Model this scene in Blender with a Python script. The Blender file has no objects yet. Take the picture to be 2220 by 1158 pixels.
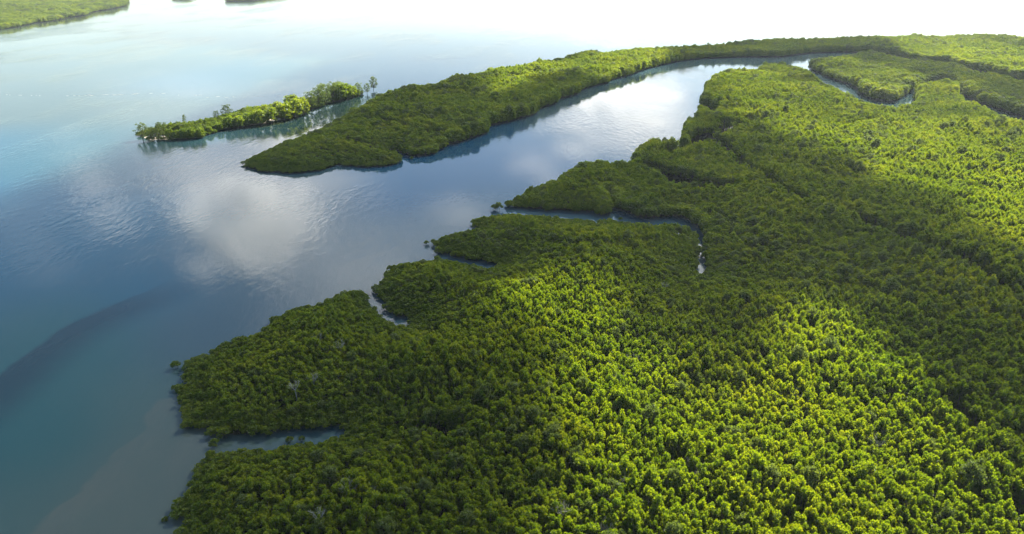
import bpy, math, random
import numpy as np
from mathutils import Vector, Matrix

sc = bpy.context.scene
C = sc.collection
R = math.radians

# ------------------------------------------------------------------ camera
CAM_Z = 115.0
PITCH = 0.43013
cam_d = bpy.data.cameras.new('camera')
cam_d.sensor_width = 36.0
cam_d.lens = 36.0 * 1480.0 / 2220.0
cam_d.clip_start = 1.0
cam_d.clip_end = 40000.0
cam = bpy.data.objects.new('camera', cam_d)
C.objects.link(cam)
cam.location = (0, 0, CAM_Z)
cam.rotation_euler = (math.pi / 2 - PITCH, 0, 0)
sc.camera = cam

# ------------------------------------------------------------------ sky and sun
SUN_AZ, SUN_EL = R(34.0), R(38.0)          # azimuth from +Y towards +X
world = bpy.data.worlds.new('World')
sc.world = world
world.use_nodes = True
wn = world.node_tree
bg = wn.nodes['Background']
sky = wn.nodes.new('ShaderNodeTexSky')
sky.sky_type = 'NISHITA'
sky.sun_disc = False
sky.sun_elevation = SUN_EL
sky.sun_rotation = SUN_AZ
sky.altitude = 0
sky.air_density = 1.0
sky.dust_density = 0.5
sky.ozone_density = 0.7
wn.links.new(sky.outputs[0], bg.inputs[0])
bg.inputs[1].default_value = 0.05
SUN_DIR = Vector((math.sin(SUN_AZ) * math.cos(SUN_EL), math.cos(SUN_AZ) * math.cos(SUN_EL), math.sin(SUN_EL)))
sl = bpy.data.lights.new('sun', 'SUN')
sl.energy = 5.0
sl.angle = R(0.53)
sl.color = (1.0, 0.94, 0.82)
sun = bpy.data.objects.new('sun', sl)
C.objects.link(sun)
sun.location = (0, 0, 400)
sun.rotation_euler = SUN_DIR.to_track_quat('Z', 'Y').to_euler()

vs = sc.view_settings
vs.view_transform = 'Standard'
vs.look = 'None'
vs.exposure = 2.18
vs.gamma = 1.0
sc.render.engine = 'CYCLES'
cy = sc.cycles
cy.use_denoising = True
cy.max_bounces = 6
cy.diffuse_bounces = 4
cy.glossy_bounces = 3
cy.transmission_bounces = 3
cy.transparent_max_bounces = 12
cy.volume_bounces = 1
cy.sample_clamp_indirect = 6.0
cy.caustics_reflective = False
cy.caustics_refractive = False

# ------------------------------------------------------------------ measured layout (metres, camera above the origin, +Y ahead)
MAINLAND=[(-69.6,101.3),(-71.5,106.3),(-73.7,110.9),(-76.1,115.0),(-77.0,119.2),(-78.0,123.9),(-77.6,127.8),(-77.1,131.9),(-76.8,135.3),(-79.8,142.5),(-81.5,145.3),(-87.0,146.9),(-89.7,149.2),(-90.6,152.5),(-93.6,157.6),(-96.6,163.5),(-98.8,170.1),(-100.5,172.8),(-100.8,177.1),(-100.4,180.3),(-96.1,182.5),(-93.7,187.2),(-89.9,192.7),(-85.4,194.8),(-84.9,199.5),(-81.1,208.0),(-76.3,213.5),(-70.0,214.2),(-68.1,219.6),(-62.9,226.0),(-54.6,227.3),(-51.9,228.8),(-48.7,237.3),(-49.3,246.5),(-44.3,250.2),(-38.2,252.7),(-31.9,254.5),(-28.9,260.9),(-32.1,264.3),(-34.9,268.8),(-36.6,273.6),(-35.9,277.2),(-29.2,281.2),(-25.7,283.9),(-20.2,285.0),(-15.5,288.4),(-19.7,296.8),(-20.8,300.2),(-17.4,303.6),(-9.4,304.8),(-4.4,305.5),(-3.2,321.8),(-3.7,327.2),(-2.3,329.3),(4.7,335.2),(9.0,345.3),(17.1,347.7),(24.7,351.8),(26.8,361.1),(36.4,373.6),(47.5,380.4),(57.8,378.5),(64.3,377.3),(70.5,386.7),(73.6,401.5),(73.8,406.2),(77.8,411.1),(84.9,420.3),(89.9,423.8),(97.9,420.3),(103.1,420.3),(112.4,444.6),(120.4,470.6),(123.6,489.4),(129.7,503.3),(138.6,514.4),(147.9,540.9),(151.9,562.8),(162.6,588.1),(169.2,606.3),(176.6,635.5),(191.4,668.0),(218.1,707.3),(231.0,704.3),(249.9,719.6),(272.8,752.3),(293.8,762.6),(294.6,742.2),(291.1,698.3),(286.6,659.0),(281.0,607.3),(277.3,578.9),(276.0,547.1),(281.8,525.3),(289.7,516.7),(310.3,537.5),(339.0,575.9),(359.8,620.9),(366.4,628.0),(371.5,627.2),(395.0,643.4),(402.0,640.9),(405.3,635.5),(397.1,618.7),(373.3,578.1),(363.5,552.8),(359.2,525.3),(355.3,500.3),(357.4,471.5),(372.6,422.1),(369.3,287.7),(241.4,139.9),(150.5,87.8),(87.6,70.7),(-15.5,70.7),(-60.5,83.1)]
OVAL=[(325.3,781.3),(324.8,736.6),(322.1,701.9),(325.2,672.7),(320.4,640.9),(311.6,618.3),(313.4,589.1),(324.2,587.1),(349.2,616.1),(368.5,640.9),(383.1,657.7),(396.5,672.7),(415.7,683.0),(424.0,670.1),(414.6,643.3),(402.1,614.0),(395.9,579.2),(392.6,553.2),(395.8,522.7),(413.2,468.8),(520.4,606.4),(464.2,624.4),(470.2,658.4),(459.3,684.9),(459.8,725.4),(456.3,757.2),(446.5,788.1),(437.4,821.8),(428.3,850.4),(385.1,810.8),(346.8,787.9),(325.0,770.5)]
PENINSULA=[(-162.3,396.0),(-162.1,403.6),(-158.4,417.8),(-153.4,438.9),(-143.4,456.9),(-134.1,482.1),(-124.5,512.6),(-115.1,554.0),(-101.2,583.2),(-85.5,612.5),(-71.3,632.8),(-48.2,664.4),(-27.6,699.7),(0.0,726.5),(19.9,759.5),(46.2,787.9),(80.6,826.5),(122.2,855.7),(166.6,886.8),(228.7,906.7),(297.9,941.9),(346.6,968.6),(406.2,985.4),(477.6,1002.7),(551.4,1020.6),(657.3,1032.9),(717.0,1032.9),(717.4,1018.2),(775.3,1012.3),(868.2,1006.4),(529.8,591.1),(515.6,652.8),(506.6,691.0),(503.8,710.3),(502.6,752.0),(494.3,781.3),(492.7,788.2),(500.8,805.7),(489.6,816.5),(476.9,843.0),(469.1,888.0),(454.8,896.7),(431.6,910.0),(380.7,901.1),(353.7,883.7),(329.0,862.9),(281.2,862.9),(236.9,854.8),(204.5,835.3),(186.9,816.5),(156.2,781.3),(144.1,764.8),(121.8,724.7),(97.2,693.7),(93.7,680.4),(79.1,662.6),(64.8,640.9),(60.6,622.7),(40.7,597.2),(38.0,579.2),(22.5,558.6),(20.1,541.0),(11.4,526.0),(0.0,513.2),(-11.9,501.1),(-16.9,496.6),(-17.2,474.2),(-26.8,461.0),(-33.9,449.7),(-43.4,441.3),(-43.7,434.3),(-49.3,419.8),(-57.5,415.5),(-64.7,413.4),(-67.8,418.7),(-72.6,424.1),(-78.3,428.6),(-78.5,424.1),(-71.5,416.5),(-67.1,410.2),(-65.4,402.0),(-71.4,394.1),(-84.5,391.3),(-95.6,392.2),(-102.5,396.1),(-106.3,391.3),(-112.3,382.8),(-121.8,378.3),(-135.6,380.1),(-147.1,382.8),(-156.9,389.4)]
ISLET=[(-261.7,471.5),(-254.9,461.0),(-245.6,453.4),(-237.4,455.9),(-222.9,458.5),(-211.9,462.3),(-209.8,472.8),(-205.9,488.0),(-197.0,490.8),(-190.0,499.6),(-182.2,507.1),(-174.8,516.4),(-167.0,526.0),(-161.2,541.0),(-163.8,555.0),(-156.7,569.7),(-152.8,585.1),(-143.7,597.2),(-135.1,614.0),(-132.3,620.5),(-133.6,627.2),(-146.2,627.2),(-167.3,611.8),(-180.8,587.1),(-193.2,564.1),(-212.1,542.7),(-223.9,526.0),(-233.8,507.1),(-238.9,495.2),(-253.7,483.8)]
FAR_ISLE=[(-947.1,1124.5),(-856.4,1203.5),(-851.5,1243.0),(-871.4,1311.6),(-863.9,1368.1),(-880.2,1440.2),(-873.4,1484.7),(-909.6,1569.5),(-917.3,1664.1),(-934.5,1754.5),(-1014.6,1928.2),(-1152.5,2186.6),(-1450.8,2694.2),(-1735.2,2890.4),(-2548.6,2890.4),(-1469.6,1532.0)]
FAR_ISLE_B=[(-761.6,1947.5),(-727.4,1937.8),(-694.6,1967.1),(-673.9,2186.6),(-779.7,2342.9),(-825.2,2186.6)]
FAR_ISLE_C=[(-942.5,2049.5),(-905.6,2038.9),(-919.0,2115.9),(-987.2,2211.2),(-1000.0,2162.6)]
CREEKS=[[(-81.3,144.2),(-78.3,143.3),(-75.1,141.2),(-70.6,142.0),(-66.3,143.5),(-57.3,145.7),(-50.1,146.1),(-46.5,146.5),(-45.0,143.5),(-48.9,142.2),(-54.2,140.0),(-59.7,138.6),(-64.4,138.6),(-67.5,137.4),(-73.4,137.4),(-78.1,137.4),(-81.0,139.8)],[(-53.3,232.6),(-51.0,225.7),(-48.2,219.8),(-44.0,212.7),(-38.7,207.4),(-35.6,204.8),(-35.7,200.6),(-38.8,203.1),(-44.7,208.4),(-49.7,214.5),(-52.3,221.0),(-54.1,229.4)],[(-29.1,262.7),(-21.0,258.5),(-10.3,252.9),(-5.6,250.2),(-9.2,247.4),(-20.6,252.3),(-29.4,256.7)],[(-4.6,319.8),(0.0,320.5),(8.4,317.8),(12.9,316.5),(22.6,315.8),(31.5,313.8),(40.5,313.8),(41.4,310.0),(47.9,310.0),(50.3,316.5),(49.7,328.8),(50.3,337.4),(51.8,337.4),(51.0,324.6),(52.6,316.5),(56.1,312.5),(60.5,305.5),(72.0,305.5),(79.9,308.7),(83.2,303.7),(85.1,296.4),(85.0,285.0),(86.2,280.6),(82.2,269.2),(78.9,258.5),(78.1,250.2),(73.8,241.5),(74.5,249.5),(77.7,259.8),(80.7,271.9),(80.6,278.9),(79.7,286.1),(75.0,288.4),(64.7,289.0),(56.4,291.5),(48.8,294.4),(44.6,299.4),(39.6,297.0),(33.6,301.9),(17.9,303.2),(3.3,307.6),(-5.5,308.9)],[(155.1,567.8),(161.9,560.4),(161.6,542.7),(162.7,535.9),(152.3,518.6),(148.6,538.8)]]
GAPS=[([(77.0,373.7),(83.8,362.3),(89.6,348.3),(98.7,340.5),(106.6,334.5)],12),([(127.5,415.2),(130.7,382.9),(132.2,366.6),(133.6,340.5),(135.3,305.6),(145.5,294.6),(151.9,287.6),(154.4,276.5),(158.5,264.6),(161.6,258.3),(164.1,248.1),(167.3,241.5),(170.8,235.3),(170.8,221.2),(172.2,214.4),(178.5,205.9)],5.5),([(113.9,159.4),(115.8,151.3),(113.9,140.4),(117.6,135.4),(127.7,132.7)],3.5),([(123.9,493.9),(153.2,502.9),(175.6,488.0)],15),([(116.6,435.6),(134.0,450.2),(153.6,469.8),(175.1,476.6)],13),([(94.1,399.5),(105.5,413.1),(120.9,428.6),(131.8,415.2)],12),([(-68.2,407.8),(-91.4,428.6),(-103.9,432.1),(-114.1,444.0)],5),([(-46.2,450.2),(-65.5,456.6),(-77.8,476.6)],5),([(-32.1,142.5),(-22.6,142.5),(-13.0,140.6)],3),([(-35.4,199.4),(-27.0,193.3)],4)]
LIT=[([(5.9,98.4),(7.6,116.2),(13.9,131.8),(10.0,142.6),(7.2,163.9),(11.1,177.8),(1.4,186.1),(-11.9,193.6),(-19.9,199.9),(-8.1,215.3),(0.0,227.9),(12.4,240.5),(39.5,243.6),(44.4,228.7),(40.3,203.1),(43.2,193.6),(43.2,177.8),(55.2,170.0),(66.9,173.3),(75.9,184.1),(87.7,192.9),(112.9,196.0),(118.4,186.1),(112.4,166.3),(110.3,152.7),(115.3,148.5),(115.4,137.0),(120.9,125.2),(146.2,110.7),(109.6,70.7),(-0.7,70.7)],1.0),([(159.3,480.4),(204.1,462.1),(250.4,480.4),(302.4,480.4),(365.9,469.0),(379.7,430.1),(210.9,217.1),(199.8,241.4),(196.5,267.8),(196.2,305.9),(196.6,346.2),(193.6,376.9),(180.0,402.0),(161.9,430.1)],0.95),([(191.0,674.3),(230.7,717.7),(299.4,777.2),(283.4,660.9),(284.8,569.3),(294.3,528.3),(399.4,635.5),(377.4,514.7),(410.4,469.0),(379.7,430.1),(261.9,430.1),(211.0,448.8),(169.5,462.1),(155.8,514.7)],0.9),([(-27.4,693.9),(0.0,733.3),(46.7,795.4),(123.3,863.7),(190.4,890.6),(185.7,802.9),(175.6,756.3),(142.4,723.9),(84.4,674.3),(49.8,688.2),(8.5,640.4),(-7.8,589.9),(-18.1,540.7),(-28.4,611.9)],1.0),([(502.6,1027.8),(927.9,1078.5),(508.9,569.3),(471.8,655.7),(462.1,743.0),(472.0,855.1)],0.85),([(305.1,733.3),(356.3,791.7),(385.5,799.1),(400.3,717.7),(415.2,648.0),(403.1,531.8),(367.5,480.4),(338.9,531.8),(300.6,540.7),(289.5,579.4)],0.9),([(157.0,234.9),(169.5,241.4),(171.7,217.1),(161.1,203.1),(155.9,210.0)],0.55),([(-200.1,430.1),(-170.4,455.4),(-108.1,579.4),(-126.4,660.9),(-190.8,611.9),(-232.2,483.4)],0.9),([(-997.6,959.8),(-697.9,1320.1),(-1362.2,2689.4),(-2707.6,2689.4)],1.0),([(67.1,193.6),(81.1,210.0),(91.4,203.1),(75.7,179.1)],0.25)]
CLOUDS=[(-1226,2806,374,597,-0.375,1.6),(-1029,2819,263,465,-0.313,1.4),(-956,2365,209,305,-0.338,1.3),(-1140,2264,117,204,-0.418,0.8),(-1913,2996,192,327,-0.553,0.9),(-1071,3246,365,375,-0.289,0.55),(-1724,3663,432,417,-0.418,0.45),(-2244,3784,313,296,-0.528,0.3),(-503,2176,277,340,-0.19,0.5),(-584,1854,214,206,-0.252,0.42),(-381,2486,163,238,-0.129,0.3),(-262,2950,157,243,-0.077,0.5),(130,3774,156,217,0.031,0.5),(207,3492,122,129,0.052,0.5),(879,5760,731,1680,0.141,1.3),(1085,4730,352,866,0.209,1.0),(403,4225,259,361,0.086,0.6),(-1469,4415,390,390,-0.301,1.1),(-1318,4768,386,449,-0.252,1.0),(-1538,4088,168,182,-0.338,0.8),(-722,6881,722,735,-0.098,1.0),(-2025,7577,1483,1049,-0.252,0.5),(-871,12422,3977,4430,-0.068,1.0),(4788,15445,6887,6819,0.301,1.2),(9674,15445,4919,6819,0.608,1.2),(-4623,11875,3802,3471,-0.375,0.55),(1627,7327,1438,1299,0.209,1.2),(-2067,2740,138,225,-0.645,0.3),(-399,2132,369,433,-0.154,0.5),(315,2745,394,170,0.098,0.58),(-606,2716,353,384,-0.19,0.4),(-2907,6201,1067,1071,-0.436,0.3),(-5040,8082,1368,1554,-0.59,0.35),(-3679,8610,1956,1945,-0.405,0.45)]
WATER_TINT=[(-200.6,241.6,0.004,0.062,0.1),(-184.0,259.4,0.004,0.062,0.1),(-142.3,233.4,0.004,0.062,0.1),(-164.5,290.6,0.004,0.062,0.1),(-255.4,321.8,0.012,0.055,0.09),(-110.7,118.9,0.04,0.08,0.072),(-140.4,153.3,0.016,0.072,0.072),(-119.3,143.5,0.016,0.072,0.072),(-135.5,189.6,0.016,0.072,0.072),(-162.0,198.5,0.016,0.072,0.072),(-85.4,118.9,0.054,0.08,0.068),(-89.0,138.0,0.054,0.08,0.068),(-85.8,126.4,0.054,0.08,0.068),(-93.6,114.7,0.054,0.08,0.068),(-104.6,157.5,0.04,0.08,0.072),(-109.6,198.5,0.032,0.064,0.078),(-89.6,233.4,0.032,0.064,0.078),(-59.4,259.4,0.032,0.064,0.078),(-130.5,269.2,0.032,0.064,0.078),(-194.2,426.4,0.03,0.08,0.11),(-107.8,328.8,0.032,0.064,0.078),(-53.1,359.3,0.006,0.052,0.1),(-17.7,426.4,0.006,0.052,0.1),(-24.0,302.5,0.032,0.064,0.078),(66.8,519.5,0.032,0.064,0.078),(153.6,683.0,0.032,0.064,0.078),(263.8,823.9,0.032,0.064,0.078),(-326.6,426.4,0.015,0.06,0.085),(-291.3,426.4,0.02,0.06,0.07),(-262.3,449.7,0.03,0.08,0.08),(-425.6,571.6,0.044,0.062,0.042),(-338.6,553.2,0.044,0.062,0.042),(-282.8,553.2,0.044,0.062,0.042),(-491.5,739.6,0.044,0.062,0.042),(-427.0,805.7,0.044,0.062,0.042),(-298.2,683.0,0.03,0.07,0.085),(-230.5,683.0,0.044,0.062,0.042),(-672.6,1031.6,0.044,0.062,0.042),(-561.5,1234.9,0.014,0.014,0.009),(-288.2,1091.8,0.014,0.014,0.009),(-69.6,977.4,0.014,0.014,0.009),(150.2,1234.9,0.014,0.014,0.009),(533.2,1418.8,0.014,0.014,0.009),(985.1,1418.8,0.014,0.014,0.009),(-594.7,634.0,0.044,0.062,0.042),(-223.0,204.8,0.004,0.062,0.1),(-148.7,118.9,0.016,0.072,0.072),(-144.1,519.5,0.004,0.014,0.013),(-163.2,489.4,0.004,0.014,0.014),(-182.1,449.7,0.006,0.022,0.035),(-136.3,581.2,0.006,0.018,0.016),(-216.5,443.7,0.006,0.02,0.022),(-234.8,443.7,0.006,0.02,0.022),(-178.4,475.5,0.004,0.014,0.014),(-122.3,634.0,0.01,0.026,0.024),(-157.3,516.4,0.004,0.014,0.013),(-197.5,449.7,0.006,0.022,0.028)]  # last rows paint the islet's dark reflection into the water colour
PLUME=[(-94.9,171.2),(-96.6,164.1),(-100.4,159.6),(-100.7,154.3),(-100.5,149.2),(-99.4,143.5),(-100.0,138.9),(-101.0,136.3),(-101.1,131.2),(-101.7,127.2),(-102.9,121.8),(-104.6,117.5),(-105.4,110.8),(-107.2,104.5),(-93.6,84.6),(-51.5,84.6),(-72.5,134.5),(-83.5,153.3)]
DARK_BAND=[(-156.4,141.6),(-153.9,161.4),(-154.0,173.1),(-153.6,185.4),(-152.1,200.0),(-148.3,209.7),(-144.5,217.6),(-137.7,227.5),(-131.9,241.6)]
FOAM=[[(-459.0,620.5),(-432.7,618.3),(-406.7,616.1),(-386.1,616.1)],[(-386.6,618.3),(-368.0,620.5),(-352.6,622.7),(-337.1,625.0)],[(-336.8,626.1),(-325.7,627.2),(-309.8,627.2)],[(-299.5,622.7),(-285.3,620.5),(-275.8,620.5)],[(-268.2,611.8),(-252.2,609.7),(-224.5,611.8),(-201.3,616.1)]]
PTS={'LONE':(-6.8,317.8),'TWIG':(-77.5,115.0),'TALL':(-237.0,492.3)}
ISLET_TREES=[(-251.2,458.5,11.3,'o'),(-243.7,455.9,9.4,'o'),(-239.6,457.2,8.2,'o'),(-238.8,462.3,11.4,'o'),(-232.9,459.7,7.0,'b'),(-228.2,459.7,6.4,'b'),(-237.0,492.3,9.4,'t'),(-223.5,459.7,7.0,'b'),(-218.3,461.0,7.6,'b'),(-213.7,463.6,7.0,'b'),(-231.1,496.6,3.4,'b'),(-212.5,475.5,5.2,'b'),(-218.5,478.2,4.6,'b'),(-223.7,516.4,7.6,'o'),(-209.2,483.8,5.9,'b'),(-217.7,522.7,11.2,'o'),(-203.6,490.8,9.3,'b'),(-197.5,492.3,8.7,'b'),(-207.3,507.1,7.5,'b'),(-193.3,499.6,9.5,'b'),(-203.2,527.6,8.5,'b'),(-185.9,502.6,11.5,'b'),(-179.3,508.6,11.6,'b'),(-190.7,527.6,9.9,'b'),(-198.8,535.9,7.2,'b'),(-173.5,517.9,13.2,'b'),(-182.6,535.9,10.7,'b'),(-167.5,527.6,14.1,'b'),(-164.2,537.6,13.6,'b'),(-176.8,553.2,12.5,'b'),(-162.5,556.8,15.5,'o'),(-159.6,565.9,16.4,'o'),(-155.8,573.5,17.3,'o'),(-152.5,587.1,16.9,'o'),(-163.1,595.1,14.8,'o'),(-147.5,593.1,14.8,'b'),(-143.8,601.3,13.4,'b'),(-153.1,611.8,13.6,'o'),(-139.9,607.6,10.3,'b'),(-136.3,611.8,6.4,'b'),(-136.0,618.3,11.3,'o'),(-130.7,625.0,9.8,'o'),(-128.2,643.3,12.5,'o')]
SEEDLINGS=[(-97.9,165.3,0.55),(-76.2,140.1,0.8),(-102.6,176.7,0.9),(-57.6,142.0,0.6),(-54.6,142.5,0.5),(150.1,547.9,1.0),(-61.6,409.2,0.7),(-37.2,274.3,0.7),(51.4,303.7,0.6)]
SEEDLING_AT=['west of the lower left wood','at the mouth of the lower left creek','below the round trees of the left cape','in the lower left creek','furthest up the lower left creek','by the small inlet at the upper waterway','beside the notch of the peninsula','at the tip of the middle cape','in the bend of the middle creek']
SNAGS=[(21.2,220.9),(30.5,199.2),(22.3,201.5),(28.4,166.3),(29.4,158.8),(39.5,158.1),(35.5,168.2),(75.0,151.0),(76.9,148.9),(92.6,136.7),(88.4,131.8),(106.0,163.9),(110.7,190.5),(99.8,184.7),(69.9,161.6),(64.8,166.3),(24.3,119.1),(20.5,114.1),(28.1,111.3),(11.7,110.0),(19.9,105.5),(-51.5,177.8),(-59.6,181.9),(-56.0,160.4),(-37.2,116.9),(-31.5,116.2),(-59.2,155.9),(-40.7,108.7),(41.4,123.9),(42.6,120.2),(244.7,381.7),(214.5,398.8),(268.7,367.6),(203.7,255.2),(167.9,248.1),(54.6,220.1),(70.0,193.6),(96.6,196.7),(406.3,569.3),(457.3,688.2)]

# ------------------------------------------------------------------ helpers
rng = np.random.default_rng(11)
rnd = random.Random(5)


def tag(o, label=None, cat=None, group=None, kind=None):
    if label: o['label'] = label
    if cat: o['category'] = cat
    if group: o['group'] = group
    if kind: o['kind'] = kind
    return o


def link(name, data, parent=None):
    o = bpy.data.objects.new(name, data)
    C.objects.link(o)
    if parent is not None:
        o.parent = parent
    return o


def inside(px, py, poly):
    P = np.asarray(poly, float)
    x1, y1 = P[:, 0], P[:, 1]
    x2, y2 = np.roll(x1, -1), np.roll(y1, -1)
    r = np.zeros(len(px), bool)
    for a, b, c, d in zip(x1, y1, x2, y2):
        if b == d: continue
        k = ((b > py) != (d > py)) & (px < (c - a) * (py - b) / (d - b) + a)
        r ^= k
    return r


def edge_dist(px, py, poly, closed=True):
    P = np.asarray(poly, float)
    Q = np.roll(P, -1, 0) if closed else P[1:]
    P = P if closed else P[:-1]
    best = np.full(len(px), 1e18)
    for (a, b), (c, d) in zip(P, Q):
        vx, vy = c - a, d - b
        L = vx * vx + vy * vy + 1e-9
        t = np.clip(((px - a) * vx + (py - b) * vy) / L, 0, 1)
        best = np.minimum(best, (px - a - t * vx) ** 2 + (py - b - t * vy) ** 2)
    return np.sqrt(best)


def signed(px, py, poly):
    d = edge_dist(px, py, poly)
    return np.where(inside(px, py, poly), d, -d)


def vnoise(x, y, seed=0):
    xi, yi = np.floor(x).astype(np.int64), np.floor(y).astype(np.int64)
    xf, yf = x - xi, y - yi
    u, v = xf * xf * (3 - 2 * xf), yf * yf * (3 - 2 * yf)
    def h(a, b):
        n = (a * 374761393 + b * 668265263 + seed * 974634777) & 0xffffffff
        n = ((n ^ (n >> 13)) * 1274126177) & 0xffffffff
        return ((n ^ (n >> 16)) & 0xffff) / 65535.0
    return (h(xi, yi) * (1 - u) + h(xi + 1, yi) * u) * (1 - v) + (h(xi, yi + 1) * (1 - u) + h(xi + 1, yi + 1) * u) * v


def fbm(x, y, seed=0, o=4):
    s, a, t = 0, .5, 0
    for i in range(o):
        s = s + a * vnoise(x * 2 ** i, y * 2 ** i, seed + i * 7)
        t += a
        a *= .5
    return s / t


def sstep(a, b, x):
    t = np.clip((x - a) / (b - a), 0, 1)
    return t * t * (3 - 2 * t)


def pix(x, y, z):
    """Where a point shows in the photograph: used only to leave out what is far outside the view."""
    zz = z - CAM_Z
    d = y * math.cos(PITCH) - zz * math.sin(PITCH)
    u = y * math.sin(PITCH) + zz * math.cos(PITCH)
    d = np.where(d < 1, 1, d)
    return 1110 + 1480 * x / d, 579 - 1480 * u / d


# ------------------------------------------------------------------ materials
def new_mat(name):
    m = bpy.data.materials.new(name)
    m.use_nodes = True
    nt = m.node_tree
    nt.nodes.clear()
    out = nt.nodes.new('ShaderNodeOutputMaterial')
    return m, nt, out


def nd(nt, typ, **kw):
    n = nt.nodes.new(typ)
    for k, v in kw.items():
        if k.startswith('i_'):
            key = k[2:]
            key = int(key) if key.isdigit() else key.replace('_', ' ')
            n.inputs[key].default_value = v
        else:
            setattr(n, k, v)
    return n


def ramp(nt, src, stops, interp='LINEAR'):
    r = nt.nodes.new('ShaderNodeValToRGB')
    r.color_ramp.interpolation = interp
    e = r.color_ramp.elements
    while len(e) < len(stops): e.new(0.5)
    for k, (p, c) in enumerate(stops):
        e[k].position = p
        e[k].color = tuple(c) + (1,) if len(c) == 3 else c
    nt.links.new(src, r.inputs[0])
    return r.outputs[0]


def leaf_material(name, stops, trans_gain, trans_mix, spec=.35):
    """Leaves: varied from tree to tree and from tuft to tuft; light comes through them."""
    m, nt, out = new_mat(name)
    L = nt.links.new
    oi = nd(nt, 'ShaderNodeObjectInfo')
    at = nd(nt, 'ShaderNodeAttribute', attribute_name='tint')
    geo = nd(nt, 'ShaderNodeNewGeometry')
    big = nd(nt, 'ShaderNodeTexNoise', i_Scale=.021, i_Detail=3.0)
    L(oi.outputs['Location'], big.inputs['Vector'])
    mx = nd(nt, 'ShaderNodeMath', operation='MULTIPLY_ADD')
    L(at.outputs['Fac'], mx.inputs[0]); mx.inputs[1].default_value = .42
    a2 = nd(nt, 'ShaderNodeMath', operation='MULTIPLY_ADD')
    L(oi.outputs['Random'], a2.inputs[0]); a2.inputs[1].default_value = .36
    a3 = nd(nt, 'ShaderNodeMath', operation='MULTIPLY_ADD')
    L(big.outputs[0], a3.inputs[0]); a3.inputs[1].default_value = 1.2; a3.inputs[2].default_value = -.46
    L(a3.outputs[0], a2.inputs[2]); L(a2.outputs[0], mx.inputs[2])
    col = ramp(nt, mx.outputs[0], stops)
    b = nd(nt, 'ShaderNodeBsdfPrincipled')
    b.inputs['Roughness'].default_value = .55
    b.inputs['Specular IOR Level'].default_value = spec
    L(col, b.inputs['Base Color'])
    t = nd(nt, 'ShaderNodeBsdfTranslucent')
    tg = nd(nt, 'ShaderNodeMixRGB', blend_type='MULTIPLY')
    tg.inputs[0].default_value = 1
    tg.inputs[2].default_value = tuple(trans_gain) + (1,)
    L(col, tg.inputs[1]); L(tg.outputs[0], t.inputs[0])
    ms = nd(nt, 'ShaderNodeMixShader')
    ms.inputs[0].default_value = trans_mix
    L(b.outputs[0], ms.inputs[1]); L(t.outputs[0], ms.inputs[2]); L(ms.outputs[0], out.inputs[0])
    return m


M = {}
M['leaf'] = leaf_material('mangrove_leaf', [(0, (.031, .068, .006)), (.35, (.060, .110, .007)), (.7, (.095, .148, .009)), (1, (.134, .176, .011))], (2.85, 2.3, .4), .52)
M['shrub'] = leaf_material('shore_shrub_leaf', [(0, (.036, .070, .004)), (.4, (.062, .106, .005)), (.75, (.090, .130, .006)), (1, (.122, .148, .008))], (2.0, 1.8, .5), .42)
M['grey_leaf'] = leaf_material('grey_green_leaf', [(0, (.045, .072, .016)), (.5, (.075, .108, .024)), (1, (.110, .145, .036))], (1.9, 1.8, .8), .45)
M['open_leaf'] = leaf_material('open_tree_leaf', [(0, (.040, .070, .020)), (.5, (.075, .115, .025)), (1, (.120, .150, .030))], (1.9, 1.8, .8), .48)


def plain(name, stops, scale, rough=.9, detail=4.0, bump=0.0):
    m, nt, out = new_mat(name)
    tc = nd(nt, 'ShaderNodeTexCoord')
    n = nd(nt, 'ShaderNodeTexNoise', i_Scale=scale, i_Detail=detail)
    nt.links.new(tc.outputs['Object'], n.inputs['Vector'])
    b = nd(nt, 'ShaderNodeBsdfPrincipled')
    b.inputs['Roughness'].default_value = rough
    b.inputs['Specular IOR Level'].default_value = .15
    nt.links.new(ramp(nt, n.outputs[0], stops), b.inputs['Base Color'])
    if bump:
        bn = nd(nt, 'ShaderNodeBump', i_Strength=.6, i_Distance=bump)
        nt.links.new(n.outputs[0], bn.inputs['Height']); nt.links.new(bn.outputs[0], b.inputs['Normal'])
    nt.links.new(b.outputs[0], out.inputs[0])
    return m


M['bark'] = plain('mangrove_bark', [(.3, (.050, .040, .030)), (.7, (.110, .095, .075))], 3.0, bump=.02)
M['pale_bark'] = plain('dead_wood', [(.3, (.20, .20, .15)), (.7, (.40, .39, .32))], 2.0, bump=.02)
M['mud'] = plain('mud', [(.3, (.014, .015, .008)), (.7, (.032, .034, .018))], .15, .8, bump=.05)
M['sand'] = plain('sand', [(.3, (.30, .26, .19)), (.7, (.52, .46, .36))], .3, .95, bump=.03)
M['foam'] = plain('foam', [(.3, (.32, .30, .27)), (.7, (.5, .48, .45))], 1.5, .8)

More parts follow.
